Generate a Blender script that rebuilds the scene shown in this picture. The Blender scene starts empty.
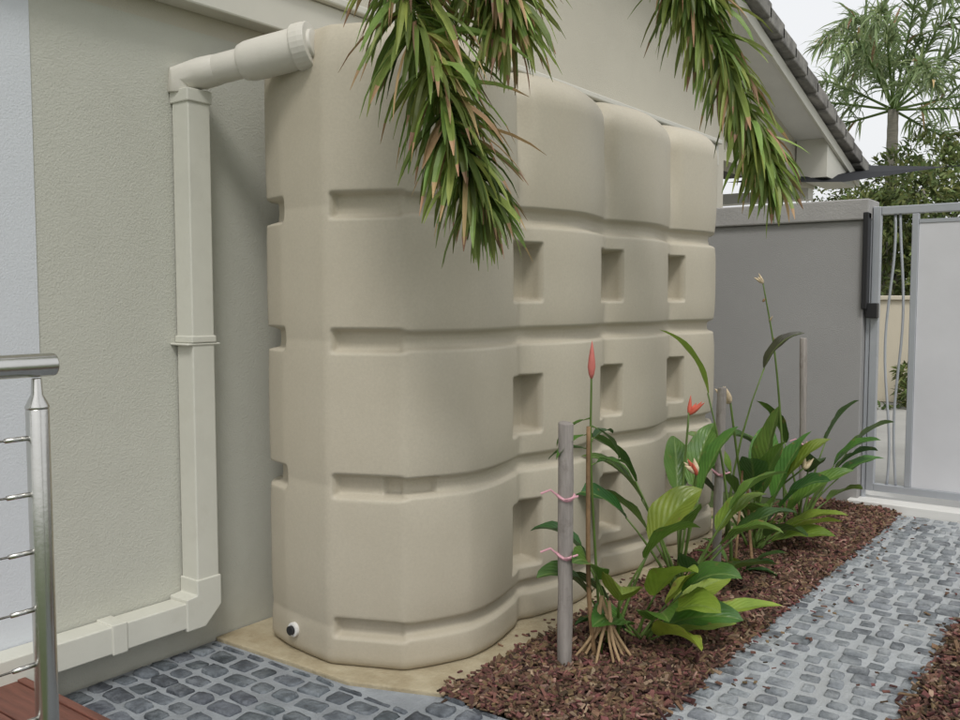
import bpy, math, random
import numpy as np
from mathutils import Vector
random.seed(7); rng=np.random.default_rng(7)
R=math.radians
S=bpy.context.scene
# ---------------------------------------------------------------- helpers
def new_mat(name,col,rough=0.6,var=0.12,scale=4.0,bump=0.0,bscale=60.0,island=0.0,trans=0.0,metal=0.0,col2=None,stretch=None,spec=0.4,stain=None,dust=None):
    m=bpy.data.materials.new(name); m.use_nodes=True
    N=m.node_tree.nodes; K=m.node_tree.links
    b=N['Principled BSDF']; out=N['Material Output']
    b.inputs['Roughness'].default_value=rough; b.inputs['Metallic'].default_value=metal
    b.inputs['Specular IOR Level'].default_value=spec
    tc=N.new('ShaderNodeTexCoord'); vec=tc.outputs['Object']
    if stretch:
        mp=N.new('ShaderNodeMapping'); mp.inputs['Scale'].default_value=stretch
        K.new(vec,mp.inputs[0]); vec=mp.outputs[0]
    n=N.new('ShaderNodeTexNoise'); n.inputs['Scale'].default_value=scale; n.inputs['Detail'].default_value=6; n.inputs['Roughness'].default_value=.6
    K.new(vec,n.inputs['Vector'])
    mx=N.new('ShaderNodeMix'); mx.data_type='RGBA'
    c2=col2 if col2 else tuple(min(1,c*(1+var)) for c in col)
    c1=tuple(c*(1-var) for c in col)
    mr=N.new('ShaderNodeMapRange'); mr.inputs[1].default_value=.3; mr.inputs[2].default_value=.7
    K.new(n.outputs['Fac'],mr.inputs[0]); K.new(mr.outputs[0],mx.inputs[0])
    mx.inputs[6].default_value=(*c1,1); mx.inputs[7].default_value=(*c2,1)
    c=mx.outputs[2]
    if island>0:
        g=N.new('ShaderNodeNewGeometry'); hs=N.new('ShaderNodeHueSaturation')
        a=N.new('ShaderNodeMapRange'); a.inputs[3].default_value=1-island; a.inputs[4].default_value=1+island
        K.new(g.outputs['Random Per Island'],a.inputs[0]); K.new(a.outputs[0],hs.inputs['Value'])
        w=N.new('ShaderNodeMath'); w.operation='MULTIPLY'; w.inputs[1].default_value=17.31
        f=N.new('ShaderNodeMath'); f.operation='FRACT'
        K.new(g.outputs['Random Per Island'],w.inputs[0]); K.new(w.outputs[0],f.inputs[0])
        h=N.new('ShaderNodeMapRange'); h.inputs[3].default_value=.5-island*.06; h.inputs[4].default_value=.5+island*.06
        K.new(f.outputs[0],h.inputs[0]); K.new(h.outputs[0],hs.inputs['Hue'])
        K.new(c,hs.inputs['Color']); c=hs.outputs[0]
    if stain:   # (colour, zlow, zhigh, amount): grime near the ground broken up by noise
        sp=N.new('ShaderNodeSeparateXYZ'); K.new(tc.outputs['Object'],sp.inputs[0])
        z=N.new('ShaderNodeMapRange'); z.inputs[1].default_value=stain[1]; z.inputs[2].default_value=stain[2]; z.inputs[3].default_value=stain[3]; z.inputs[4].default_value=0
        K.new(sp.outputs[2],z.inputs[0])
        n3=N.new('ShaderNodeTexNoise'); n3.inputs['Scale'].default_value=9; n3.inputs['Detail'].default_value=7; K.new(tc.outputs['Object'],n3.inputs['Vector'])
        mu=N.new('ShaderNodeMath'); mu.operation='MULTIPLY'; K.new(z.outputs[0],mu.inputs[0]); K.new(n3.outputs['Fac'],mu.inputs[1])
        m2=N.new('ShaderNodeMix'); m2.data_type='RGBA'; K.new(mu.outputs[0],m2.inputs[0]); K.new(c,m2.inputs[6]); m2.inputs[7].default_value=(*stain[0],1)
        c=m2.outputs[2]
    if dust:    # (colour, scale, lo, hi, amount): patchy film of dirt / cement haze
        n4=N.new('ShaderNodeTexNoise'); n4.inputs['Scale'].default_value=dust[1]; n4.inputs['Detail'].default_value=8; n4.inputs['Roughness'].default_value=.7
        K.new(tc.outputs['Object'],n4.inputs['Vector'])
        r4=N.new('ShaderNodeMapRange'); r4.inputs[1].default_value=dust[2]; r4.inputs[2].default_value=dust[3]; r4.inputs[4].default_value=dust[4]
        K.new(n4.outputs['Fac'],r4.inputs[0])
        m4=N.new('ShaderNodeMix'); m4.data_type='RGBA'; K.new(r4.outputs[0],m4.inputs[0]); K.new(c,m4.inputs[6]); m4.inputs[7].default_value=(*dust[0],1)
        c=m4.outputs[2]
    K.new(c,b.inputs['Base Color'])
    if bump>0:
        n2=N.new('ShaderNodeTexNoise'); n2.inputs['Scale'].default_value=bscale; n2.inputs['Detail'].default_value=4
        K.new(vec,n2.inputs['Vector'])
        bp=N.new('ShaderNodeBump'); bp.inputs['Strength'].default_value=bump; bp.inputs['Distance'].default_value=.01
        K.new(n2.outputs['Fac'],bp.inputs['Height']); K.new(bp.outputs[0],b.inputs['Normal'])
    if trans>0:
        t=N.new('ShaderNodeBsdfTranslucent'); ms=N.new('ShaderNodeMixShader'); ms.inputs[0].default_value=trans
        K.new(c,t.inputs[0]); K.new(b.outputs[0],ms.inputs[1]); K.new(t.outputs[0],ms.inputs[2]); K.new(ms.outputs[0],out.inputs[0])
    return m

class MB:
    def __init__(s): s.v=[]; s.f=[]; s.m=[]; s.lc=[]
    def add(s,vs,fs,mi=0,lc=None):
        o=len(s.v); s.v.extend([tuple(p) for p in vs]); s.f.extend([tuple(i+o for i in f) for f in fs]); s.m.extend([mi]*len(fs))
        s.lc.extend(lc if lc else [(0,0,0)]*len(vs))
    def box(s,x0,x1,y0,y1,z0,z1,mi=0):
        vs=[(x,y,z) for z in (z0,z1) for y in (y0,y1) for x in (x0,x1)]
        s.add(vs,[(0,2,3,1),(4,5,7,6),(0,1,5,4),(2,6,7,3),(0,4,6,2),(1,3,7,5)],mi)
    def prism(s,poly,axis,a,b,mi=0):
        n=len(poly)
        def P(p,c):
            return {'x':(c,p[0],p[1]),'y':(p[0],c,p[1]),'z':(p[0],p[1],c)}[axis]
        vs=[P(p,a) for p in poly]+[P(p,b) for p in poly]
        fs=[tuple(range(n))[::-1],tuple(range(n,2*n))]+[(i,(i+1)%n,(i+1)%n+n,i+n) for i in range(n)]
        s.add(vs,fs,mi)
    def tube(s,path,rad,n=10,mi=0,caps=True):
        path=[Vector(p) for p in path]; k=len(path)
        if not hasattr(rad,'__len__'): rad=[rad]*k
        t0=(path[1]-path[0]).normalized()
        u=t0.orthogonal().normalized() if abs(t0.z)<.9 else Vector((1,0,0))
        u=(u-t0*u.dot(t0)).normalized()
        vs=[];
        for i,p in enumerate(path):
            if i==0:t=path[1]-path[0]
            elif i==k-1:t=path[-1]-path[-2]
            else:t=(path[i+1]-path[i]).normalized()+(path[i]-path[i-1]).normalized()
            t.normalize(); u=(u-t*u.dot(t)).normalized(); w=t.cross(u)
            for j in range(n):
                a=2*math.pi*j/n; vs.append(p+(u*math.cos(a)+w*math.sin(a))*rad[i])
        fs=[(i*n+j,i*n+(j+1)%n,(i+1)*n+(j+1)%n,(i+1)*n+j) for i in range(k-1) for j in range(n)]
        if caps: fs+=[tuple(range(n))[::-1],tuple(range((k-1)*n,k*n))]
        s.add(vs,fs,mi)
    def obj(s,name,mats,smooth=False,bevel=0,parent=None):
        me=bpy.data.meshes.new(name); me.from_pydata(s.v,[],s.f); 
        for m in (mats if isinstance(mats,(list,tuple)) else [mats]): me.materials.append(m)
        me.polygons.foreach_set('material_index',s.m)
        if any(l!=(0,0,0) for l in s.lc):
            at=me.attributes.new('lc','FLOAT_VECTOR','POINT'); at.data.foreach_set('vector',np.array(s.lc,dtype=np.float32).ravel())
        if smooth: me.polygons.foreach_set('use_smooth',[True]*len(s.f))
        me.update()
        ob=bpy.data.objects.new(name,me); S.collection.objects.link(ob)
        if bevel:
            b=ob.modifiers.new('b','BEVEL'); b.width=bevel; b.segments=2; b.limit_method='ANGLE'; b.angle_limit=R(35)
        if parent: ob.parent=parent
        return ob
def empty(name):
    e=bpy.data.objects.new(name,None); S.collection.objects.link(e); e.empty_display_size=.2; return e
def catmull(P,n=8):
    P=[Vector(p) for p in P]; Q=[P[0]*2-P[1]]+P+[P[-1]*2-P[-2]]; out=[]
    for i in range(1,len(Q)-2):
        for j in range(n):
            t=j/n; a,b,c,d=Q[i-1:i+3]
            out.append(.5*((2*b)+(c-a)*t+(2*a-5*b+4*c-d)*t*t+(3*b-a-3*c+d)*t**3))
    out.append(P[-1]); return out
def sm(a,b,x):
    t=np.clip((x-a)/(b-a),0,1); return t*t*(3-2*t)

# ---------------------------------------------------------------- materials
M_wall=new_mat('render_wall',(.51,.51,.445),.85,.04,1.2,.3,150,stain=((.27,.26,.2),0,.6,.4),dust=((.42,.41,.35),1.1,.5,.75,.35))
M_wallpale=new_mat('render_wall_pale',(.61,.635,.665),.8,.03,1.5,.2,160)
M_gable=new_mat('gable_render',(.52,.49,.41),.85,.04,1.2,.3,150,dust=((.43,.40,.33),1.3,.5,.8,.4))
M_trim=new_mat('trim_paint',(.57,.555,.49),.5,.04,3,.05,60)
M_white=new_mat('white_paint',(.72,.71,.68),.5,.05,3)
M_pipe=new_mat('pipe_paint',(.59,.585,.515),.45,.04,5,.06,90,dust=((.45,.43,.35),6,.55,.8,.4))
M_pvc=new_mat('pvc_pipe',(.63,.605,.54),.4,.04,6,.05,90,dust=((.5,.47,.38),5,.5,.8,.4))
M_tank=new_mat('tank_poly',(.50,.455,.36),.5,.05,95,.08,230,stain=((.33,.27,.18),0,.45,.5),spec=.35,dust=((.45,.40,.305),2.6,.42,.75,.5))
M_greywall=new_mat('grey_render',(.325,.32,.315),.85,.05,1.5,.3,150,stain=((.2,.17,.13),0,.4,.5))
M_cap=new_mat('grey_coping',(.35,.34,.33),.8,.1,5,.3,80)
M_gatem=new_mat('powder_coat_silver',(.44,.46,.49),.35,.05,6,metal=.35)
M_panel=new_mat('gate_frosted_panel',(.62,.62,.64),.4,.05,2,.1,200)
M_black=new_mat('black_plastic',(.02,.02,.022),.45,.1,8)
M_steel=new_mat('stainless',(.62,.61,.58),.25,.06,8,.03,80,metal=1)
M_deck=new_mat('deck_timber',(.16,.062,.042),.5,.3,5,.3,40,stretch=(1,12,12))
M_mortar=new_mat('mortar',(.28,.30,.32),.9,.25,6,.6,90)
M_mortar2=new_mat('mortar_dusty',(.43,.45,.46),.9,.18,8,.6,90,dust=((.28,.27,.25),4,.5,.75,.6))
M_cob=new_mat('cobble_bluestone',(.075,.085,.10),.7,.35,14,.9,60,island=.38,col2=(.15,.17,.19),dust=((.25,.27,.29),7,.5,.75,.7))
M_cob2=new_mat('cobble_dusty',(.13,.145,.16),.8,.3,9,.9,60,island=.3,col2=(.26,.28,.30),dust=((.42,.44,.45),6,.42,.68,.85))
M_pad=new_mat('concrete_pad_yellow',(.42,.34,.21),.9,.2,7,.5,60,col2=(.50,.44,.31),dust=((.25,.2,.12),5,.5,.8,.7))
M_soil=new_mat('mulch_soil',(.05,.032,.024),.95,.4,20,.9,60)
M_chip=new_mat('bark_chip',(.135,.072,.048),.85,.3,30,island=.75)
M_chip2=new_mat('bark_chip_pale',(.27,.18,.13),.85,.3,30,island=.5)
M_stake=new_mat('weathered_timber',(.32,.29,.265),.85,.22,7,.5,60,stretch=(8,8,.8),dust=((.12,.10,.08),12,.55,.75,.6))
M_pink=new_mat('pink_tape',(.62,.33,.38),.5,.1,8)
M_stem=new_mat('stem_green',(.10,.16,.035),.5,.25,8)
M_drystem=new_mat('dry_stem',(.24,.15,.075),.8,.3,14,.3,60)
M_root=new_mat('root_pale',(.42,.29,.16),.8,.25,18,.3,60)
M_red=new_mat('flower_red',(.50,.10,.06),.5,.2,14)
M_pinkf=new_mat('flower_pink',(.55,.16,.13),.5,.2,14)
M_cream=new_mat('flower_dry',(.62,.50,.33),.7,.25,24)
M_palm=new_mat('palm_leaflet',(.17,.26,.05),.42,.3,3,island=.5,trans=.4,col2=(.38,.47,.14))
M_palmbrown=new_mat('palm_leaflet_dry',(.42,.27,.15),.6,.3,6,island=.4,trans=.25)
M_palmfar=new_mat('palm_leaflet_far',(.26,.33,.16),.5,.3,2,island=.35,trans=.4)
M_trunk=new_mat('palm_trunk',(.26,.24,.20),.85,.25,6,.5,30,stretch=(1,1,6))
M_bush=new_mat('bush_leaf',(.13,.18,.06),.55,.3,1.5,island=.6,trans=.4,col2=(.24,.28,.10))
M_tile=new_mat('roof_tile',(.085,.078,.072),.75,.3,5,.3,50,island=.35)
M_tilev=new_mat('roof_verge_tile',(.19,.18,.165),.75,.3,5,.3,50,island=.3,dust=((.07,.065,.06),6,.45,.7,.8))
M_sail=new_mat('shade_cloth',(.012,.013,.016),.8,.1,8)
M_ground=new_mat('ground_pale',(.36,.355,.33),.9,.15,.8,.3,20)
M_grass=new_mat('grass',(.07,.10,.03),.9,.3,3,.4,40)
M_cream_wall=new_mat('cream_wall',(.62,.56,.44),.85,.06,1,.2,60)

def leafmat(name,c1,c2):
    m=new_mat(name,c1,.36,.2,5,.0,island=.35,trans=.25,col2=c2,spec=.5)
    N=m.node_tree.nodes;K=m.node_tree.links;b=N['Principled BSDF']
    at=N.new('ShaderNodeAttribute'); at.attribute_name='lc'
    sp=N.new('ShaderNodeSeparateXYZ'); K.new(at.outputs['Vector'],sp.inputs[0])
    ab=N.new('ShaderNodeMath'); ab.operation='ABSOLUTE'; K.new(sp.outputs[0],ab.inputs[0])
    mr=N.new('ShaderNodeMapRange'); mr.inputs[1].default_value=0; mr.inputs[2].default_value=.12; mr.inputs[3].default_value=.6; mr.inputs[4].default_value=0
    K.new(ab.outputs[0],mr.inputs[0])
    mx=N.new('ShaderNodeMix'); mx.data_type='RGBA'
    src=b.inputs['Base Color'].links[0].from_socket
    K.new(mr.outputs[0],mx.inputs[0]); K.new(src,mx.inputs[6]); mx.inputs[7].default_value=(.25,.34,.10,1)
    tp=N.new('ShaderNodeTexNoise'); tp.inputs['Scale'].default_value=26; tp.inputs['Detail'].default_value=5
    tcc=N.new('ShaderNodeTexCoord'); K.new(tcc.outputs['Object'],tp.inputs['Vector'])
    ad=N.new('ShaderNodeMath'); ad.operation='MULTIPLY_ADD'; ad.inputs[1].default_value=.22; K.new(ab.outputs[0],ad.inputs[0]); K.new(tp.outputs['Fac'],ad.inputs[2])
    r5=N.new('ShaderNodeMapRange'); r5.inputs[1].default_value=.78; r5.inputs[2].default_value=.88; r5.inputs[4].default_value=.8; K.new(ad.outputs[0],r5.inputs[0])
    m5=N.new('ShaderNodeMix'); m5.data_type='RGBA'; K.new(r5.outputs[0],m5.inputs[0]); K.new(mx.outputs[2],m5.inputs[6]); m5.inputs[7].default_value=(.26,.17,.06,1)
    K.new(m5.outputs[2],b.inputs['Base Color'])
    v=N.new('ShaderNodeMath'); v.operation='MULTIPLY_ADD'; K.new(sp.outputs[1],v.inputs[0]); v.inputs[1].default_value=150; 
    v2=N.new('ShaderNodeMath'); v2.operation='MULTIPLY'; v2.inputs[1].default_value=-22; K.new(ab.outputs[0],v2.inputs[0]); K.new(v2.outputs[0],v.inputs[2])
    si=N.new('ShaderNodeMath'); si.operation='SINE'; K.new(v.outputs[0],si.inputs[0])
    bp=N.new('ShaderNodeBump'); bp.inputs['Strength'].default_value=.22; bp.inputs['Distance'].default_value=.004
    K.new(si.outputs[0],bp.inputs['Height']); K.new(bp.outputs[0],b.inputs['Normal'])
    return m
M_leafd=leafmat('leaf_dark',(.035,.095,.025),(.07,.16,.035))
M_leaf=leafmat('leaf_green',(.07,.17,.03),(.14,.27,.045))
M_leafy=leafmat('leaf_lime',(.20,.32,.035),(.31,.42,.06))
M_leafb=leafmat('leaf_bronze',(.04,.035,.022),(.06,.07,.03))

# ---------------------------------------------------------------- ground
g=MB(); g.add([(-150,-150,-.02),(150,-150,-.02),(150,150,-.02),(-150,150,-.02)],[(0,1,2,3)]); g.obj('ground',M_grass)
g=MB(); g.box(-9,6,6.62,24,-.05,-.006); g.obj('concrete_driveway',M_ground)

def cobbles(name,rects,mats,hr=(.088,.108),wr=(.095,.15),gr=(.009,.016),fill=None):
    """rects: x0,x1,y0,y1 ; irregular nearly flat setts on a mortar bed"""
    e=empty(name); mb=MB(); bed=MB()
    if fill: bed.box(*fill,-.06,-.003)
    for (x0,x1,y0,y1) in rects:
        bed.box(x0,x1,y0,y1,-.06,.0)
        y=y0; row=0
        while y<y1-.03:
            h=random.uniform(*hr); h=min(h,y1-y)
            x=x0+random.uniform(0,.01)
            first=True
            while x<x1-.02:
                w=random.uniform(*wr)
                if first: w=random.uniform(.5,1)*wr[1]; first=False
                if x1-(x+w)<.05: w=x1-x
                cx=x+w/2+random.uniform(-.004,.004); cy=y+h/2+.010*math.sin(x*5+row*.6)+random.uniform(-.005,.005); gap=random.uniform(*gr)
                a=w/2-gap/1.2; b=h/2-gap/1.2
                n=16; rot=random.uniform(-.1,.1)
                rr=[1+random.uniform(-.11,.05) for _ in range(n)]
                hz=random.uniform(.004,.013); tx=random.uniform(-.07,.07); ty=random.uniform(-.07,.07)
                ex=random.uniform(.22,.42)
                vs=[]
                for (sc,z) in ((1.02,-.012),(1.0,hz*.35),(.93,hz*.9),(.55,hz)):
                    for j in range(n):
                        t=2*math.pi*(j+.5)/n; c,s_=math.cos(t),math.sin(t)
                        px=a*math.copysign(abs(c)**ex,c)*sc*rr[j]; py=b*math.copysign(abs(s_)**ex,s_)*sc*rr[j]
                        qx=px*math.cos(rot)-py*math.sin(rot); qy=px*math.sin(rot)+py*math.cos(rot)
                        zz=z+(tx*qx+ty*qy if z>0 else 0)+(random.uniform(-.0018,.0018) if sc<1 else 0)
                        vs.append((cx+qx,cy+qy,zz))
                vs.append((cx,cy,hz+random.uniform(-.001,.001)))
                fs=[(r*n+j,r*n+(j+1)%n,(r+1)*n+(j+1)%n,(r+1)*n+j) for r in range(3) for j in range(n)]
                fs+=[(3*n+j,3*n+(j+1)%n,4*n) for j in range(n)]
                mb.add(vs,fs)
                x+=w
            y+=h; row+=1
    mb.obj('setts',mats[0],smooth=True,parent=e); bed.obj('mortar_bed',mats[1],parent=e)
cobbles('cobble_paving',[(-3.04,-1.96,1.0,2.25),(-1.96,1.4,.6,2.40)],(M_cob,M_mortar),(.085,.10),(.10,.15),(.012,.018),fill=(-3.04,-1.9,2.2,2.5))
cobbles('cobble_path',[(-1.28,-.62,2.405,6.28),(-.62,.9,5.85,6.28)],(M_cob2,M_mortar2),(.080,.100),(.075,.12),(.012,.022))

p=MB(); p.prism([(-3.045,2.26),(-2.3,2.275),(-1.955,2.405),(-1.93,3.2),(-1.95,5.7),(-3.045,5.7)],'z',-.05,.014); p.obj('concrete_slab',M_pad,bevel=.006)

def chip(mb,x,y,z,L,W,T,tilt=.4,mi=0):
    a=random.uniform(0,6.28);ti=random.gauss(0,tilt);ro=random.gauss(0,tilt*1.2)
    ux=Vector((math.cos(a)*math.cos(ti),math.sin(a)*math.cos(ti),math.sin(ti)))
    uy=Vector((-math.sin(a)*math.cos(ro),math.cos(a)*math.cos(ro),math.sin(ro)))
    uz=ux.cross(uy).normalized(); c=Vector((x,y,z)); V=[]
    tp=random.uniform(.3,1)
    for sz in (-1,1):
        for (sx,sy) in ((-1,-1),(1,-tp),(1,tp*.8),(-1,1)):
            V.append(c+ux*L*sx+uy*W*sy+uz*T*sz)
    mb.add(V,((0,3,2,1),(4,5,6,7),(0,1,5,4),(1,2,6,5),(2,3,7,6),(3,0,4,7)),mi)
def mulch(name,x0,x1,y0,y1,n,mound=.03,strays=()):
    e=empty(name)
    nx,ny=int((x1-x0)/.04)+2,int((y1-y0)/.04)+2
    X=np.linspace(x0,x1,nx);Y=np.linspace(y0,y1,ny)
    def H(x,y):
        ed=np.minimum(np.minimum(x-x0,x1-x),np.minimum(y-y0,y1-y)); ed=np.clip(ed/.15,0,1)
        return .004+mound*ed+.014*ed*np.sin(x*9+1)*np.sin(y*7)+.007*ed*np.sin(x*31)*np.cos(y*27)
    mb=MB(); vs=[(x,y,float(H(x,y))) for y in Y for x in X]
    mb.add(vs,[(j*nx+i,j*nx+i+1,(j+1)*nx+i+1,(j+1)*nx+i) for j in range(ny-1) for i in range(nx-1)])
    mb.obj('soil',M_soil,smooth=True,parent=e)
    mb=MB()
    for k in range(n):
        x=random.uniform(x0-.015,x1+.02)+random.gauss(0,.012);y=random.uniform(y0-.02,y1)
        z=float(H(min(max(x,x0),x1),min(max(y,y0),y1)))+random.uniform(.002,.018)
        chip(mb,x,y,z,random.uniform(.006,.021)*random.choice((1,1,1,1.8)),random.uniform(.004,.011),.0028,.4,1 if random.random()<.12 else 0)
    for (sx0,sx1,sy0,sy1,m) in strays:
        for k in range(m):
            q=random.random()**2
            chip(mb,sx0+(sx1-sx0)*q,random.uniform(sy0,sy1),.018,random.uniform(.004,.015),random.uniform(.003,.008),.002,.12,0)
    mb.obj('bark_chips',[M_chip,M_chip2],parent=e)
mulch('mulch_bed',-1.95,-1.29,2.42,6.33,22000,strays=((-1.29,-1.05,2.42,6.2,150),(-1.95,-2.06,2.42,5.5,90)))
mulch('mulch_bed',-.61,.9,2.42,5.83,20000,strays=((-.61,-.8,2.42,5.8,90),))

# ---------------------------------------------------------------- house
house=empty('rendered_house')
XW=-3.05
def zr(y): return 3.68-(y-7.78)*.2754 if y>2.2 else 3.68-(2.2-7.78)*.2754-(2.2-y)*.2754
w=MB()
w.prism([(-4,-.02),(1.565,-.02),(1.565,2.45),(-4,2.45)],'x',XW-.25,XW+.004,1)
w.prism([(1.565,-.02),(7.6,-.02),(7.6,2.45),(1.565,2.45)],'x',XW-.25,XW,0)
w.obj('wall',[M_wall,M_wallpale],parent=house)
w=MB()
w.prism([(-4,2.45),(7.6,2.45),(7.6,2.62),(10.3,2.62),(10.3,zr(10.3)-.03),(2.2,zr(2.2)-.03),(-4,zr(-4)-.03)],'x',XW-.25,XW-.002)
w.box(XW-.25,XW+.02,7.35,7.6,-.02,2.62)
w.obj('gable_wall',M_gable,parent=house)
w=MB(); w.box(XW,XW+.10,-4,7.3,2.52,2.69); w.box(XW,XW+.13,-4,7.3,2.692,2.73); w.obj('cornice',M_trim,bevel=.008,parent=house)
w=MB() # roof courses
y=-4.6
def course(y0,y1,x0,x1,t=.035,n=None,drop=0,mi=0):
    up=y1<=2.25
    za,zb=zr(y0)-drop,zr(y1)-drop
    if up: a=(y0-.05,za+.035);b=(y1,zb+.0)
    else: a=(y0,za+.0);b=(y1+.05,zb+.035-.014)
    n=n or int((x1-x0)/.3)
    for k in range(n):
        xa=x0+(x1-x0)*k/n; xb=x0+(x1-x0)*(k+1)/n-.006
        q=[(a[0],a[1]),(b[0],b[1]),(b[0],b[1]+t),(a[0],a[1]+t)]
        w.prism(q,'x',xa,xb,mi)
while y<10.75:
    y2=min(y+.33,10.75)
    if y<2.2<y2: y2=2.2
    course(y,y2,-8.5,-2.80)
    course(y,y2,-2.80,-2.60,t=.135,n=1,drop=.08,mi=1)
    y=y2
w.obj('roof_tiles',[M_tile,M_tilev],bevel=.012,parent=house)
w=MB()
for (ya,yb) in ((2.2,10.75),(-4.6,2.2)):
    w.prism([(ya,zr(ya)-.19),(yb,zr(yb)-.19),(yb,zr(yb)-.085),(ya,zr(ya)-.085)],'x',-2.72,-2.69)
w.prism([(9.6,2.66),(10.7,2.66),(10.7,zr(10.7)-.09),(9.6,zr(9.6)-.12)],'x',-3.04,-2.723)
w.obj('barge_board',M_trim,bevel=.004,parent=house)
w=MB()
for (ya,yb) in ((2.2,10.7),(-4.6,2.2)):
    w.prism([(ya,zr(ya)-.12),(yb,zr(yb)-.12),(yb,zr(yb)-.105),(ya,zr(ya)-.105)],'x',-3.2,-2.721)
w.obj('soffit',M_white,parent=house)
w=MB(); w.box(-8.5,XW-.26,7.35,7.55,0,2.62); w.box(-8.3,-8.1,-4,7.3,0,3); w.obj('rear_walls',M_gable,parent=house)
w=MB(); w.box(-8.5,-3.06,10.1,10.28,2.50,2.62); w.box(-8.4,-8.28,10.1,10.22,0,2.5); w.box(-5.6,-5.48,10.1,10.22,0,2.5); w.obj('patio_beam',M_white,parent=house)

s=MB(); s.add([(-3.4,8.6,2.55),(-2.9,11.5,3.02),(-1.95,11.6,2.93),(-2.6,9.8,2.62)],[(0,1,2),(0,2,3)])
s.tube([(-1.95,11.6,2.93),(-1.2,12.6,3.05)],.006,6)
s.obj('shade_sail',M_sail)

# ---------------------------------------------------------------- downpipe
dp=empty('downpipe')
d=MB(); px,py=XW+.058,2.155; r=.05
d.box(px-r,px+r,py-r,py+r,.30,2.19)
d.box(px-r,px+r,-.5,py-r-.05,.13,.23)
d.prism([(py-r-.055,.118),(py-.02,.118),(py+r+.006,.19),(py+r+.006,.31),(py-r-.006,.31),(py-r-.006,.25),(py-r-.055,.245)],'x',px-r-.006,px+r+.006)
d.box(px-r-.006,px+r+.006,py-r-.006,py+r+.006,1.235,1.262)
d.box(px-r-.006,px+r+.006,py-r-.006,py+r+.006,2.15,2.20)
d.box(px-r-.005,px+r+.005,1.74,1.80,.124,.236)
d.box(px-r-.02,px+r+.004,py-r-.025,py+r+.025,1.225,1.234)
d.obj('square_pipe',M_pipe,bevel=.010,parent=dp)
d=MB()
A=Vector((px,py,2.255)); B=Vector((-2.56,2.338,2.335))
dr=(B-A).normalized(); L=(B-A).length
d.tube([A-dr*.035+Vector((0,0,-.06)),A-dr*.03,A+dr*.05,A+dr*.12],[.056,.062,.060,.057],20)
d.tube([A,B+dr*.05],.056,24)
d.tube([A+dr*(L*.47),A+dr*(L*.48),A+dr*(L*.54),A+dr*(L*.68),A+dr*(L*.98),A+dr*(L*.99)],[.058,.067,.074,.076,.076,.072],28)
d.obj('inlet_pipe',M_pvc,smooth=True,parent=dp,bevel=.003)
d=MB(); d.tube([A+dr*(L*.95),A+dr*(L*.965),A+dr*(L*1.03),A+dr*(L*1.08)],[.085,.088,.088,.085],28); d.obj('flange',M_pvc,parent=dp,bevel=.003)

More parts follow.
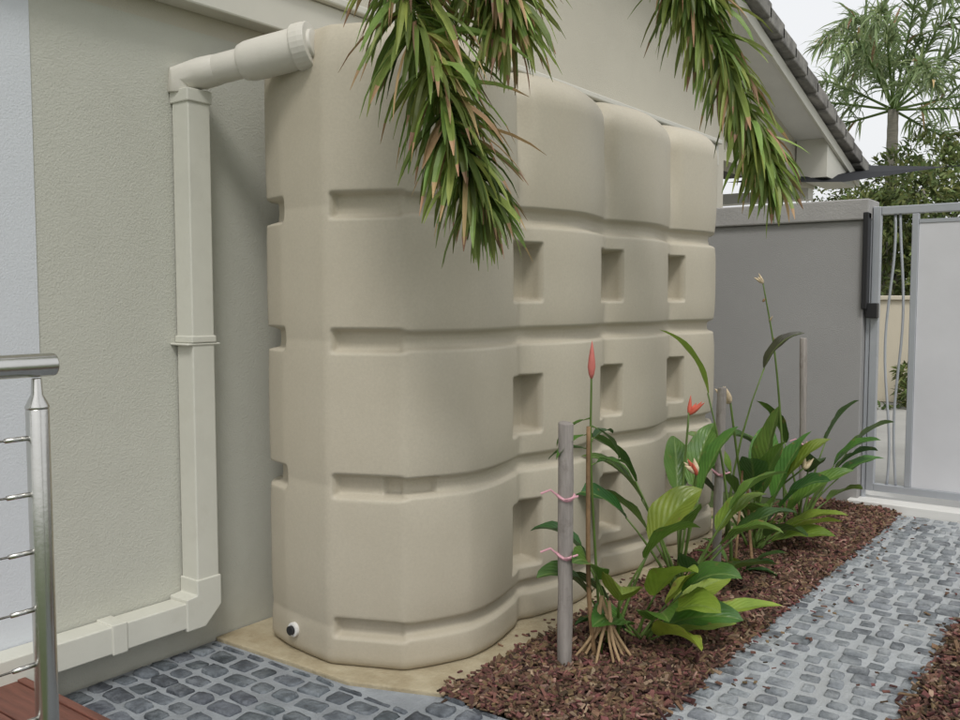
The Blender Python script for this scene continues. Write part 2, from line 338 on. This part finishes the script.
# ---------------------------------------------------------------- tank
def build_tank():
    e=empty('water_tank')
    yc=3.88
    near=[(-2.95,2.72),(-2.945,2.58),(-2.92,2.48),(-2.85,2.40),(-2.72,2.362),(-2.58,2.345),(-2.455,2.335),(-2.36,2.378),(-2.27,2.418),(-2.185,2.455),(-2.145,2.535),(-2.105,2.62)]
    front=[(-2.128+.062*(.5-.5*math.cos(2*math.pi*(y-2.42)/.73))**.75,y) for y in np.arange(2.70,5.07,.01)]
    far=[(x,2*yc-y) for x,y in near[::-1]]
    back=[(-2.95,y) for y in np.linspace(5.0,2.76,60)]
    P=np.array(near+front+far+back)
    Q=np.vstack([P,P[:1]]); seg=np.hypot(*np.diff(Q,axis=0).T); cs=np.r_[0,np.cumsum(seg)]
    n=1050; s=np.linspace(0,cs[-1],n,endpoint=False)
    X=np.interp(s,cs,Q[:,0]);Y=np.interp(s,cs,Q[:,1])
    k=np.exp(-.5*(np.arange(-12,13)/2.0)**2);k/=k.sum()
    X=np.convolve(np.r_[X[-12:],X,X[:12]],k,'valid');Y=np.convolve(np.r_[Y[-12:],Y,Y[:12]],k,'valid')
    tx=np.roll(X,-2)-np.roll(X,2);ty=np.roll(Y,-2)-np.roll(Y,2);l=np.hypot(tx,ty)
    nx,ny=ty/l,-tx/l
    if ((X+2.5)*nx).sum()<0: nx,ny=-nx,-ny
    k=np.exp(-.5*(np.arange(-12,13)/3.5)**2);k/=k.sum()
    nxs=np.convolve(np.r_[nx[-12:],nx,nx[:12]],k,'valid');nys=np.convolve(np.r_[ny[-12:],ny,ny[:12]],k,'valid')
    l=np.hypot(nxs,nys);nx,ny=nxs/l,nys/l
    fr=(X>-2.3)
    Yf=np.where(Y<yc,Y,2*yc-Y)
    valley=np.zeros(n)
    for yv in (3.15,3.88,4.61): valley=np.maximum(valley,np.where(fr,np.exp(-((Y-yv)/.05)**2),0))
    endslot=np.where((Yf<2.8)&(X<-2.6),sm(-2.945,-2.93,X)*(1-sm(-2.72,-2.705,X)),0)
    cor=sm(-2.20,-2.165,X)      # past the corner edge the slot turns into a shallower step
    ch=np.where((X>-2.46),sm(-2.44,-2.425,X)*(1-.35*cor),0)
    gm=np.maximum(endslot,ch)
    bel=.35+.65*sm(-2.21,-2.12,X)
    zs=np.unique(np.round(np.r_[0,.004,.012,.025,.04,np.arange(.05,2.215,.0085)],4))
    gz=[(1.735,.042),(1.235,.038),(.69,.038),(.15,.030)]
    rows=[]
    for z in zs:
        dsp=np.zeros(n)
        lv=[-.1,.15,.69,1.235,1.735,2.5]
        for a,b in zip(lv[:-1],lv[1:]):
            if a<=z<b:
                t=(z-a)/(b-a)*2-1; dsp+=.018*(1-t**4)*np.where(X<-2.9,0,bel*(1-.8*valley))
        for i,(c,hh) in enumerate(gz):
            hl=hh*(1-.25*cor)
            up=sm(c-hl-.009,c-hl+.004,z)*(1-sm(c+hl-.004,c+hl+.008,z))
            up2=up*np.where(X<-2.6,0,1) if i==3 else up
            dsp-=.046*gm*up2*(1-.3*valley)
        for (za,zb) in ((1.385,1.625),(.825,1.065),(.245,.525)):
            pz=sm(za-.006,za+.008,z)*(1-sm(zb-.008,zb+.004,z))
            if pz>0:
                for yv in (3.15,3.88,4.61):
                    py_=np.where(fr,sm(yv-.125,yv-.112,Y)*(1-sm(yv+.10,yv+.113,Y)),0)
                    rel=np.clip((Y-(yv-.12))/.23,0,1)
                    dsp-=pz*py_*(.075+.05*rel)*np.where(fr,1,0)
        if abs(z-.69)<.034:
            dsp-=np.where((Y<2.62)&(X>-2.26)&(X<-2.12),.026,0)
        inset=0
        if z<.04: inset=.03*(1-math.sqrt(max(0,1-((.04-z)/.04)**2)))
        top=sm(1.85,2.2,z)
        dsp-=inset+valley*(.008+.05*top)
        rows.append(np.c_[X+nx*dsp,Y+ny*dsp,np.full(n,z)])
    base=rows[-1]; z0=zs[-1]
    Rd=.07+.11*sm(-2.35,-2.12,X); hi=.03*(1-sm(2.4,3.2,Y))
    for a in np.linspace(8,86,14):
        a=R(a); ins=Rd*(1-math.cos(a)); zz=z0+(.162+hi)*math.sin(a)-.05*valley*math.sin(a)**2
        rows.append(np.c_[base[:,0]-nx*ins,base[:,1]-ny*ins,zz])
    last=rows[-1]; C=np.c_[np.full(n,-2.52),np.clip(last[:,1],2.85,4.9)]
    for f in (.15,.35,.6,.85,1.0):
        q=last.copy(); q[:,:2]=last[:,:2]*(1-f)+C*f; q[:,2]=last[:,2]*(1-f)+(z0+.172)*f
        rows.append(q)
    V=np.vstack(rows); m=len(rows)
    V[:,2]+=.014
    idx=np.arange(n); nxt=(idx+1)%n
    F=np.vstack([np.c_[r*n+idx,r*n+nxt,(r+1)*n+nxt,(r+1)*n+idx] for r in range(m-1)])
    me=bpy.data.meshes.new('tank_body'); me.from_pydata(V.tolist(),[],F.tolist()); me.materials.append(M_tank)
    me.polygons.foreach_set('use_smooth',[True]*len(F)); me.update()
    ob=bpy.data.objects.new('tank_body',me); S.collection.objects.link(ob); ob.parent=e
    o=MB(); 
    c=Vector((-2.66,2.365,.105)); dn=Vector((-.05,-1,0)).normalized()
    o.tube([c,c+dn*.03,c+dn*.032],[.028,.028,.022],20,0); o.tube([c+dn*.03,c+dn*.045],.018,16,1)
    o.obj('outlet_plug',[M_white,M_black],parent=e)
build_tank()

# ---------------------------------------------------------------- grey boundary wall + gate
bw=empty('boundary_wall')
w=MB(); w.box(-3.04,-1.55,6.36,6.58,-.02,1.93); w.obj('wall',M_greywall,bevel=.006,parent=bw)
w=MB(); w.box(-3.045,-1.52,6.33,6.61,1.931,2.07); w.obj('coping',M_cap,bevel=.01,parent=bw)
bw=empty('boundary_wall')
w=MB(); w.box(-.42,3.5,6.36,6.58,-.02,1.93); w.obj('wall',M_greywall,bevel=.006,parent=bw)
w=MB(); w.box(-.45,3.53,6.33,6.61,1.931,2.07); w.obj('coping',M_cap,bevel=.01,parent=bw)
t=MB(); t.box(-1.60,-.40,6.29,6.75,-.03,.06); t.obj('gate_threshold',M_white,bevel=.006)
gt=empty('metal_gate')
f=MB()
y0,y1=6.42,6.47
f.box(-1.515,-1.465,y0,y1,.11,2.02); f.box(-.50,-.45,y0,y1,.11,2.02)
f.box(-1.464,-.501,y0,y1,1.965,2.018); f.box(-1.464,-.501,y0,y1,.11,.16)
f.box(-1.275,-1.235,y0+.002,y1-.002,.161,1.964)
f.box(-1.546,-1.52,6.43,6.46,.05,2.02)
f.obj('frame',M_gatem,bevel=.004,parent=gt)
f=MB(); f.box(-1.234,-.501,6.435,6.455,.161,1.90); f.obj('frosted_panel',M_panel,parent=gt)
f=MB(); f.box(-1.234,-.501,6.43,6.46,1.901,1.925); f.obj('panel_rail',M_gatem,parent=gt)
f=MB()
for x0,amp,ph in ((-1.40,.022,0),(-1.335,.018,2.2)):
    f.tube([(x0+amp*math.sin(z*4.3+ph),6.445,z) for z in np.linspace(.16,1.965,40)],.0085,8)
f.obj('wavy_bars',M_gatem,smooth=True,parent=gt)
f=MB(); f.box(-1.555,-1.52,6.325,6.40,1.34,1.98); f.box(-1.53,-1.46,6.36,6.42,1.28,1.38); f.obj('latch',M_black,bevel=.005,parent=gt)

# ---------------------------------------------------------------- deck + railing
dk=empty('timber_deck')
d=MB(); 
for k in range(12):
    yb=1.40-k*.14
    d.box(-3.035,-1.72,yb-.134,yb,.12,.15)
d.obj('boards',M_deck,bevel=.003,parent=dk)
d=MB(); d.box(-3.035,-1.72,1.402,1.43,.0,.155); d.box(-1.719,-1.69,-.3,1.43,0,.155); d.obj('edge_board',M_deck,bevel=.003,parent=dk)
rl=empty('stainless_railing')
d=MB(); X0=-1.89; YP=.962
d.tube([(X0,YP,.15),(X0,YP,.158),(X0,YP,.16)],[.05,.05,.03],24)
d.tube([(X0,YP,.15),(X0,YP,1.17)],.0235,28)
d.tube([(X0,YP,1.17),(X0,YP,1.175),(X0,YP,1.20),(X0,YP,1.235)],[.0245,.0245,.012,.010],20)
d.tube([(X0,-1.5,1.262),(X0,1.0,1.262),(X0,1.003,1.262)],[.0250,.0250,.021],28)
d.tube([(X0,-.6,.15),(X0,-.6,1.235)],.0235,24)
d.obj('posts_and_handrail',M_steel,smooth=True,parent=rl,bevel=.002)
d=MB()
for z in (1.109,.989,.865,.74,.62,.50,.38,.26):
    d.tube([(X0,-1.5,z),(X0,YP-.02,z)],.0026,8); d.tube([(X0,YP-.07,z),(X0,YP-.02,z)],.0055,10)
d.obj('cables',M_steel,smooth=True,parent=rl)

# ---------------------------------------------------------------- stakes
def stake(x,y,h,r,lean=(0,0),tape=None):
    e=empty('garden_stake'); m=MB()
    n=9; path=[(x+lean[0]*i/n+random.uniform(-.002,.002),y+lean[1]*i/n,.0+h*i/n) for i in range(n+1)]
    path.append((x+lean[0],y+lean[1],h+.004))
    m.tube(path,[r*random.uniform(.93,1.06) for _ in range(n+1)]+[r*.75],16); m.obj('pole',M_stake,smooth=True,parent=e,bevel=.002)
    if tape:
        m=MB()
        for z in tape:
            pts=[(x+lean[0]*z/h+(r+.003)*math.cos(a),y+lean[1]*z/h+(r+.003)*math.sin(a),z+.008*math.sin(a*2)) for a in np.linspace(0,6.28,16)]
            m.tube(pts,.006,6); m.tube([pts[10],(pts[10][0]-.02,pts[10][1]-.02,z+.03),(pts[10][0]-.05,pts[10][1]-.04,z+.015)],.004,6)
            m.tube([pts[12],(pts[12][0]+.02,pts[12][1]-.0,z+.0),(pts[12][0]+.045,pts[12][1]+.03,z+.01)],.004,6)
        m.obj('tie_tape',M_pink,parent=e)
stake(-1.72,2.84,.945,.029,(.0,0),(.67,.45))
stake(-1.68,4.21,.97,.022,(.01,.01),(.55,))
stake(-1.72,5.72,1.16,.022,(-.02,.0),(.5,))

# ---------------------------------------------------------------- leafy plants
def leaf(mb,base,az,el,pet,L,W,droop,mi=1,stem_mi=0,fold=.35,twist=0,seg=12,pr=.007):
    az=R(az);el=R(el); p=Vector(base); pts=[p.copy()]
    def D(e): return Vector((math.cos(az)*math.cos(e),math.sin(az)*math.cos(e),math.sin(e)))
    k=5; e=el
    for i in range(k): 
        p=p+D(e)*pet/k; pts.append(p.copy()); e-=R(droop)*.05
    if pet>0: mb.tube(pts,[pr*1.3]*2+[pr*.9]*2+[pr*.6]*2,7,stem_mi)
    side=Vector((-math.sin(az),math.cos(az),0)); vs=[];lc=[];cols=(-1,-.6,-.12,0,.12,.6,1)
    rp=random.uniform(0,6)
    for i in range(seg+1):
        t=i/seg; d=D(e); nrm=side.cross(d)*-1
        tw=R(twist)*(.4+t); s2=side*math.cos(tw)+nrm*math.sin(tw); n2=nrm*math.cos(tw)-side*math.sin(tw)
        w=W/2*(math.sin(math.pi*min(1,(t*.97+.03))**.85)**.75 if t<.999 else 0.005)
        for c in cols:
            rip=.08*w*math.sin(t*16+rp+(2 if c>0 else 0))*abs(c)
            vs.append(p+s2*w*c*(1-.08*abs(c))+n2*(abs(c)*w*fold+rip)); lc.append((c if c else .001,t*L,1))
        p=p+d*L/seg; e-=R(droop)/seg*(.5+t)
    m=len(cols)
    mb.add(vs,[(i*m+j,i*m+j+1,(i+1)*m+j+1,(i+1)*m+j) for i in range(seg) for j in range(m-1)],mi,lc)
PM=[M_stem,M_leaf,M_leafd,M_leafy,M_leafb,M_drystem,M_red,M_pinkf,M_cream,M_root]
def cane(mb,pts,r0,r1,mi=0):
    c=catmull(pts,6); mb.tube(c,[r0+(r1-r0)*i/(len(c)-1) for i in range(len(c))],8,mi)
def spindle(mb,p,d,L,r,mi):
    p=Vector(p);d=Vector(d).normalized()
    ts=[0,.12,.3,.5,.75,.92,1]; rr=[.35,.75,1,.85,.5,.2,.03]
    mb.tube([p+d*L*t for t in ts],[r*q for q in rr],8,mi)
def bract(mb,p,az,n,L,r,mi):
    for i in range(n):
        a=R(az+random.uniform(-50,50)); e=R(random.uniform(25,80))
        spindle(mb,p,(math.cos(a)*math.cos(e),math.sin(a)*math.cos(e),math.sin(e)),L*random.uniform(.7,1),r,mi)
def leaves(a,b,lst,wk=1.25,dk=.75,jit=.03):
    for (az,el,pet,L,W,dr,mi) in lst:
        bb=(b[0]+random.uniform(-jit,jit),b[1]+random.uniform(-jit,jit),b[2])
        leaf(a,bb,az,el,pet,L,W*wk,dr*dk,mi,twist=random.uniform(-30,30))

# plant A: next to first stake
a=MB(); b=(-1.60,3.24,.02)
leaves(a,(-1.66,3.10,.05),[(50,72,.42,.30,.14,60,3),(215,80,.36,.26,.12,120,2),(240,72,.24,.26,.12,110,2),(300,66,.24,.28,.14,95,3),(20,74,.38,.26,.13,90,1),(270,75,.30,.24,.12,100,1)])
leaves(a,b,[(35,60,.20,.30,.15,70,3),(20,38,.14,.32,.14,60,1),(45,24,.16,.44,.09,35,3),(330,40,.12,.28,.14,70,3),
 (260,55,.14,.24,.13,95,1),(65,40,.18,.32,.12,50,3),(205,60,.20,.22,.12,80,2),(10,66,.28,.26,.12,100,1),(350,55,.2,.26,.14,85,3),(30,33,.08,.30,.12,50,3),
 (310,55,.16,.26,.14,80,1),(230,45,.10,.22,.12,80,2),(340,70,.24,.28,.15,80,3)])
cane(a,[(-1.665,2.97,.02),(-1.675,2.94,.3),(-1.67,2.92,.65),(-1.665,2.91,.93)],.010,.008,5)
cane(a,[(-1.66,3.02,.02),(-1.68,3.0,.4),(-1.665,2.93,.8),(-1.66,2.92,1.13)],.006,.004,0)
spindle(a,(-1.66,2.92,1.11),(.0,.02,1),.14,.015,7)
for k in range(7): leaf(a,(-1.665,2.93,.78+k*.03),[60,30,200,90,240,45,215][k],[25,5,15,35,0,-20,-10][k],.03,.15,.055,60,[1,1,2,2,1,2,1][k],pr=.003)
for k in range(11):
    az=R(random.uniform(200,400)); L=random.uniform(.06,.17)
    x0,y0=-1.63,2.99
    cane(a,[(x0+random.uniform(-.03,.03),y0,.22+random.uniform(-.08,.05)),(x0+math.cos(az)*L*.4,y0+math.sin(az)*L*.4,.12),(x0+math.cos(az)*L,y0+math.sin(az)*L,.02)],.008,.005,9)
cane(a,[(-1.70,2.72,.03),(-1.66,2.78,.035),(-1.60,2.84,.05)],.010,.006,5)
a.obj('ginger_plant',PM,smooth=True)

# plant B
a=MB(); b=(-1.72,3.86,.02)
leaves(a,b,[(215,74,.50,.36,.11,85,1),(225,64,.46,.32,.11,90,2),(35,70,.46,.32,.12,80,1),(40,55,.38,.32,.11,80,2),
 (300,70,.40,.32,.13,95,1),(120,75,.5,.32,.12,60,1),(10,60,.34,.30,.13,95,1),
 (310,50,.24,.28,.13,80,2),(80,80,.52,.34,.12,50,1),(215,76,.58,.34,.08,75,2),
 (45,82,.5,.36,.12,50,1),(205,68,.36,.32,.12,80,1),(30,40,.16,.32,.12,55,1),(55,62,.36,.32,.13,70,3)])
cane(a,[b,(-1.72,3.88,.45),(-1.70,3.9,.88)],.007,.005); bract(a,(-1.70,3.9,.87),60,4,.10,.011,6)
cane(a,[b,(-1.64,3.78,.35),(-1.58,3.72,.66)],.008,.006); bract(a,(-1.58,3.72,.64),210,4,.09,.015,8); bract(a,(-1.58,3.72,.63),210,2,.10,.012,6)
leaf(a,(-1.58,4.16,.02),218,88,.95,.40,.075,60,3,twist=15)
a.obj('heliconia_plant',PM,smooth=True)

# plant C
a=MB(); b=(-1.70,4.80,.02)
leaves(a,b,[(45,84,.28,.54,.17,12,1),(60,72,.32,.44,.15,40,1),(30,60,.28,.42,.14,55,1),(215,66,.34,.34,.13,85,2),
 (300,62,.26,.34,.14,85,1),(20,45,.2,.36,.12,60,3),(330,45,.18,.32,.13,70,2),(100,68,.4,.4,.14,50,1),(40,32,.15,.40,.12,45,3),
 (200,78,.45,.34,.12,80,1),(350,70,.3,.34,.13,80,2),(320,78,.35,.4,.14,50,1),(40,70,.4,.38,.13,60,3),
 (10,35,.12,.34,.12,50,3),(240,72,.36,.32,.13,80,1),(285,72,.4,.34,.13,70,2)])
cane(a,[b,(-1.74,4.68,.45),(-1.76,4.56,.88)],.009,.006); bract(a,(-1.76,4.56,.86),210,4,.12,.020,8)
cane(a,[b,(-1.66,4.95,.3),(-1.50,5.0,.48)],.007,.005); bract(a,(-1.50,5.0,.47),60,4,.09,.015,8)
cane(a,[(-1.60,4.5,.02),(-1.66,4.6,.25),(-1.73,4.75,.5)],.009,.007,5); cane(a,[(-1.64,4.35,.02),(-1.66,4.45,.25),(-1.7,4.6,.5)],.008,.006,5)
a.obj('ginger_plant',PM,smooth=True)

# plant D
a=MB(); b=(-1.70,5.62,.02)
leaves(a,b,[(35,66,.50,.36,.11,70,1),(45,50,.38,.34,.10,65,1),(215,68,.46,.32,.11,85,2),(300,66,.42,.30,.12,95,2),
 (230,80,.52,.34,.11,60,1),(40,62,.4,.30,.11,85,2),(35,80,.52,.34,.11,60,2),(10,70,.42,.32,.12,80,1),
 (200,72,.40,.32,.11,85,1),(60,36,.24,.30,.11,60,1)])
cane(a,[(-1.74,5.45,.02),(-1.76,5.4,.6),(-1.80,5.36,1.1),(-1.86,5.30,1.52)],.009,.004,0)
for k in range(3): bract(a,(-1.80-.03*k,5.37-.025*k,1.15+.12*k),215+120*k,1,.07,.008,[5,8,5][k])
bract(a,(-1.855,5.30,1.5),200,3,.08,.010,8)
leaf(a,(-1.92,4.95,.02),37,86,1.02,.32,.10,75,4,twist=20)
a.obj('heliconia_plant',PM,smooth=True)

a=MB()
for cx,cy in ((-1.80,5.15),(-1.62,4.30)):
    for k in range(7):
        leaf(a,(cx+random.uniform(-.05,.05),cy+random.uniform(-.05,.05),.02),random.uniform(0,360),random.uniform(30,75),random.uniform(.05,.15),random.uniform(.16,.24),.07,random.uniform(40,80),random.choice((1,2,3)),twist=random.uniform(-30,30),pr=.004,seg=8)
a.obj('young_ginger_shoots',PM,smooth=True)

# ---------------------------------------------------------------- palms
def leaflet(mb,p,d,L,W,g,mi,seg=5,tip=None):
    p=Vector(p);d=Vector(d).normalized()
    s=d.cross(Vector((random.gauss(0,.5),random.gauss(0,.5),1)))
    if s.length<.05: s=Vector((1,0,0))
    s.normalize(); vs=[]
    ws=[.35,.9,1,.95,.7,.10] if seg==5 else [.6,1,.6,.03]
    for i in range(seg+1):
        w=W/2*ws[i]; n=s.cross(d)
        vs+= [p-s*w+n*w*.5,p,p+s*w+n*w*.5]
        p=p+d*L/seg; d=(d+Vector((0,0,-g/seg))).normalized(); s=(s-d*s.dot(d)).normalized()
    fs=[]
    for i in range(seg):
        o=i*3; fs+=[(o,o+1,o+4,o+3),(o+1,o+2,o+5,o+4)]
    mb.add(vs,fs,mi)
    if tip is not None: mb.m[-2:]=[tip]*2      # dried leaflet tip
def frond(mb,pts,n,L,W,start=.2,g=1.6,spread=60,dry=.08,r0=.016,seg=5,dt=.25):
    c=catmull(pts,10); k=len(c)
    mb.tube(c,[r0*(1-.85*i/(k-1)) for i in range(k)],7,2)
    for j in range(n):
        t=start+(1-start)*(j+random.random())/n; q=t*(k-1); i=min(int(q),k-2); fr=q-i
        p=c[i].lerp(c[i+1],fr); tan=(c[i+1]-c[i]).normalized()
        u=tan.orthogonal().normalized();w=tan.cross(u)
        a=random.uniform(0,6.283); rad=u*math.cos(a)+w*math.sin(a)
        sp=R(spread*(1-.45*t)+random.gauss(0,14))
        d=tan*math.cos(sp)+rad*math.sin(sp)
        l=L*random.uniform(.6,1.15)*(1-.3*max(0,(t-.7)/.3))
        leaflet(mb,p,d,l,W*random.uniform(.6,1.25),g*random.uniform(.5,1.5),1 if random.random()<dry else 0,seg,1 if random.random()<dt else None)
def palm(name,base,crown,fronds,tr=.12,mats=None):
    e=empty(name); m=MB(); bx,by=base; c=Vector(crown)
    n=40; m.tube([(bx+(c.x-bx)*i/n,by+(c.y-by)*i/n,c.z*i/n) for i in range(n+1)],[tr*(1.25-.45*i/n)*(1.03 if i%2 else .98) for i in range(n+1)],18)
    m.obj('trunk',M_trunk,smooth=True,parent=e)
    m=MB()
    for f in fronds: frond(m,**f)
    m.obj('fronds',mats,parent=e)
PMt=[M_palm,M_palmbrown,M_stem]
cr=Vector((.95,1.0,3.9))
fr=[dict(pts=[cr,(-.2,1.3,4.3),(-1.3,1.75,3.55),(-1.87,2.11,2.56),(-1.77,2.18,2.04),(-1.675,2.25,1.70)],n=560,L=.33,W=.021,start=.45,spread=80,g=1.3,dry=.13,dt=.35),
    dict(pts=[cr,(-.1,1.6,4.35),(-1.1,2.1,3.7),(-1.69,2.26,2.75),(-1.67,2.31,2.45),(-1.63,2.35,2.25)],n=380,L=.31,W=.021,start=.5,spread=86,g=1.3,dry=.13,dt=.35),
    dict(pts=[cr,(.3,2.2,4.5),(-1.0,3.1,3.8),(-1.55,3.46,2.86),(-1.38,3.59,2.26),(-1.25,3.68,1.88)],n=470,L=.30,W=.023,start=.45,spread=70,g=1.3,dry=.05,dt=.15),
    dict(pts=[cr,(.3,2.1,4.5),(-1.05,3.0,3.9),(-1.62,3.34,3.1),(-1.57,3.42,2.78),(-1.50,3.48,2.60)],n=270,L=.30,W=.023,start=.5,spread=76,g=1.3,dry=.05,dt=.15)]
for az in (-100,-60,-20,20,60,100):
    A_=R(az-30); dx,dy=math.cos(A_),math.sin(A_)
    fr.append(dict(pts=[cr,cr+Vector((dx*.8,dy*.8,.7)),cr+Vector((dx*1.8,dy*1.8,.5)),cr+Vector((dx*2.5,dy*2.5,-.6))],n=150,L=.33,W=.03,start=.2,spread=60,g=1.2))
palm('palm_tree',(.95,1.0),cr,fr,.11,PMt)
cr=Vector((-3.8,17.3,4.75)); fr=[]
for k in range(19):
    A_=R(k*137.5); el=R([72,60,45,30,12,-10][k%6]); L=random.uniform(2.2,2.8)
    h=Vector((math.cos(A_),math.sin(A_),0))
    fr.append(dict(pts=[cr,cr+h*L*.45*math.cos(el)+Vector((0,0,L*.45*math.sin(el))),cr+h*L*.8*math.cos(el)+Vector((0,0,L*.72*math.sin(el)-.05)),cr+h*L*(.35+.75*math.cos(el))+Vector((0,0,L*.75*math.sin(el)-.55))],
      n=150,L=.55,W=.04,start=.15,spread=60,g=1.1,dry=.02,r0=.025,seg=3,dt=0))
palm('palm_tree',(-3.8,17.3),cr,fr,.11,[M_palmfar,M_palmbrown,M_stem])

def foliage(name,clusters,size,mat,parent=None):
    m=MB()
    for (c,rad,n) in clusters:
        c=Vector(c)
        subs=[c+Vector((random.gauss(0,.5)*rad[0],random.gauss(0,.5)*rad[1],random.gauss(0,.45)*rad[2])) for _ in range(14)]
        for _ in range(n):
            s=random.choice(subs); v=Vector((random.gauss(0,1),random.gauss(0,1),random.gauss(0,1))).normalized()
            p=s+Vector((v.x*rad[0],v.y*rad[1],v.z*rad[2]))*.36*random.uniform(.75,1.05)
            leaflet(m,p,v+Vector((random.gauss(0,.6),random.gauss(0,.6),random.gauss(0,.6))),size*random.uniform(.7,1.3),size*.45,.6,0,3)
    return m.obj(name,mat,parent=parent)
for i,(x,y,h,r) in enumerate(((-3.7,16.8,3.3,.9),(-2.6,16.2,3.7,1.2),(-1.2,20,3.6,1.3),(-7.5,21,3.2,1.5),(1.0,20,3.4,1.5),(-4.9,20,3.4,1.3))):
    e=empty('garden_tree'); m=MB()
    m.tube([(x,y,0),(x+.05,y,h*.4),(x,y,h*.8)],[.12,.09,.04],10)
    for k in range(6):
        A_=k*1.05; m.tube([(x,y,h*.4),(x+math.cos(A_)*r*.3,y+math.sin(A_)*r*.3,h*.65),(x+math.cos(A_)*r*.6,y+math.sin(A_)*r*.6,h*.85)],[.05,.035,.015],6)
    m.obj('trunk_and_limbs',M_trunk,smooth=True,parent=e)
    foliage('crown',[((x,y,h*.78),(r,r,h*.30),4200),((x,y,h*.38),(r*1.1,r,h*.32),1600)],.12,M_bush,e)
w=MB(); w.box(-9,4,13.2,13.4,0,1.40); w.box(-9.02,4.02,13.16,13.44,1.401,1.46); w.obj('neighbour_wall',M_cream_wall,bevel=.01)
e=empty('hedge_shrub'); foliage('leaves',[((-2.45,12.75,.25),(.35,.3,.3),800),((-1.2,12.7,.5),(.5,.3,.4),1500)],.10,M_bush,e)

# ---------------------------------------------------------------- light, world, camera
W=bpy.data.worlds.new('World'); S.world=W; W.use_nodes=True
N=W.node_tree.nodes;K=W.node_tree.links
sky=N.new('ShaderNodeTexSky'); sky.sky_type='NISHITA'; sky.sun_disc=False
el,az=54,140     # azimuth clockwise from +Y : light arrives from behind-right of the viewer
sky.sun_elevation=R(el); sky.sun_rotation=R(az); sky.dust_density=6; sky.air_density=1.2
hs=N.new('ShaderNodeHueSaturation'); hs.inputs['Saturation'].default_value=.22
K.new(sky.outputs[0],hs.inputs['Color'])
mx=N.new('ShaderNodeMix'); mx.data_type='RGBA'; mx.inputs[0].default_value=.75; mx.inputs[7].default_value=(7.4,7.5,7.65,1)   # overcast cloud veil
K.new(hs.outputs[0],mx.inputs[6]); K.new(mx.outputs[2],N['Background'].inputs[0]); N['Background'].inputs[1].default_value=.14
sl=bpy.data.lights.new('sun','SUN'); sl.energy=1.4; sl.angle=R(14); sl.color=(1,.98,.95)
so=bpy.data.objects.new('sun',sl); S.collection.objects.link(so)
dv=Vector((math.sin(R(az))*math.cos(R(el)),math.cos(R(az))*math.cos(R(el)),math.sin(R(el))))
so.rotation_euler=dv.to_track_quat('Z','Y').to_euler(); so.location=dv*20
cam=bpy.data.cameras.new('camera'); cam.lens=33.75; cam.sensor_width=36; cam.clip_end=500; cam.clip_start=.05
co=bpy.data.objects.new('camera',cam); S.collection.objects.link(co); co.location=(0,0,1.4); co.rotation_euler=(R(90-3.81),0,R(36.7))
S.camera=co
S.view_settings.view_transform='Standard'; S.view_settings.look='None'; S.view_settings.exposure=0
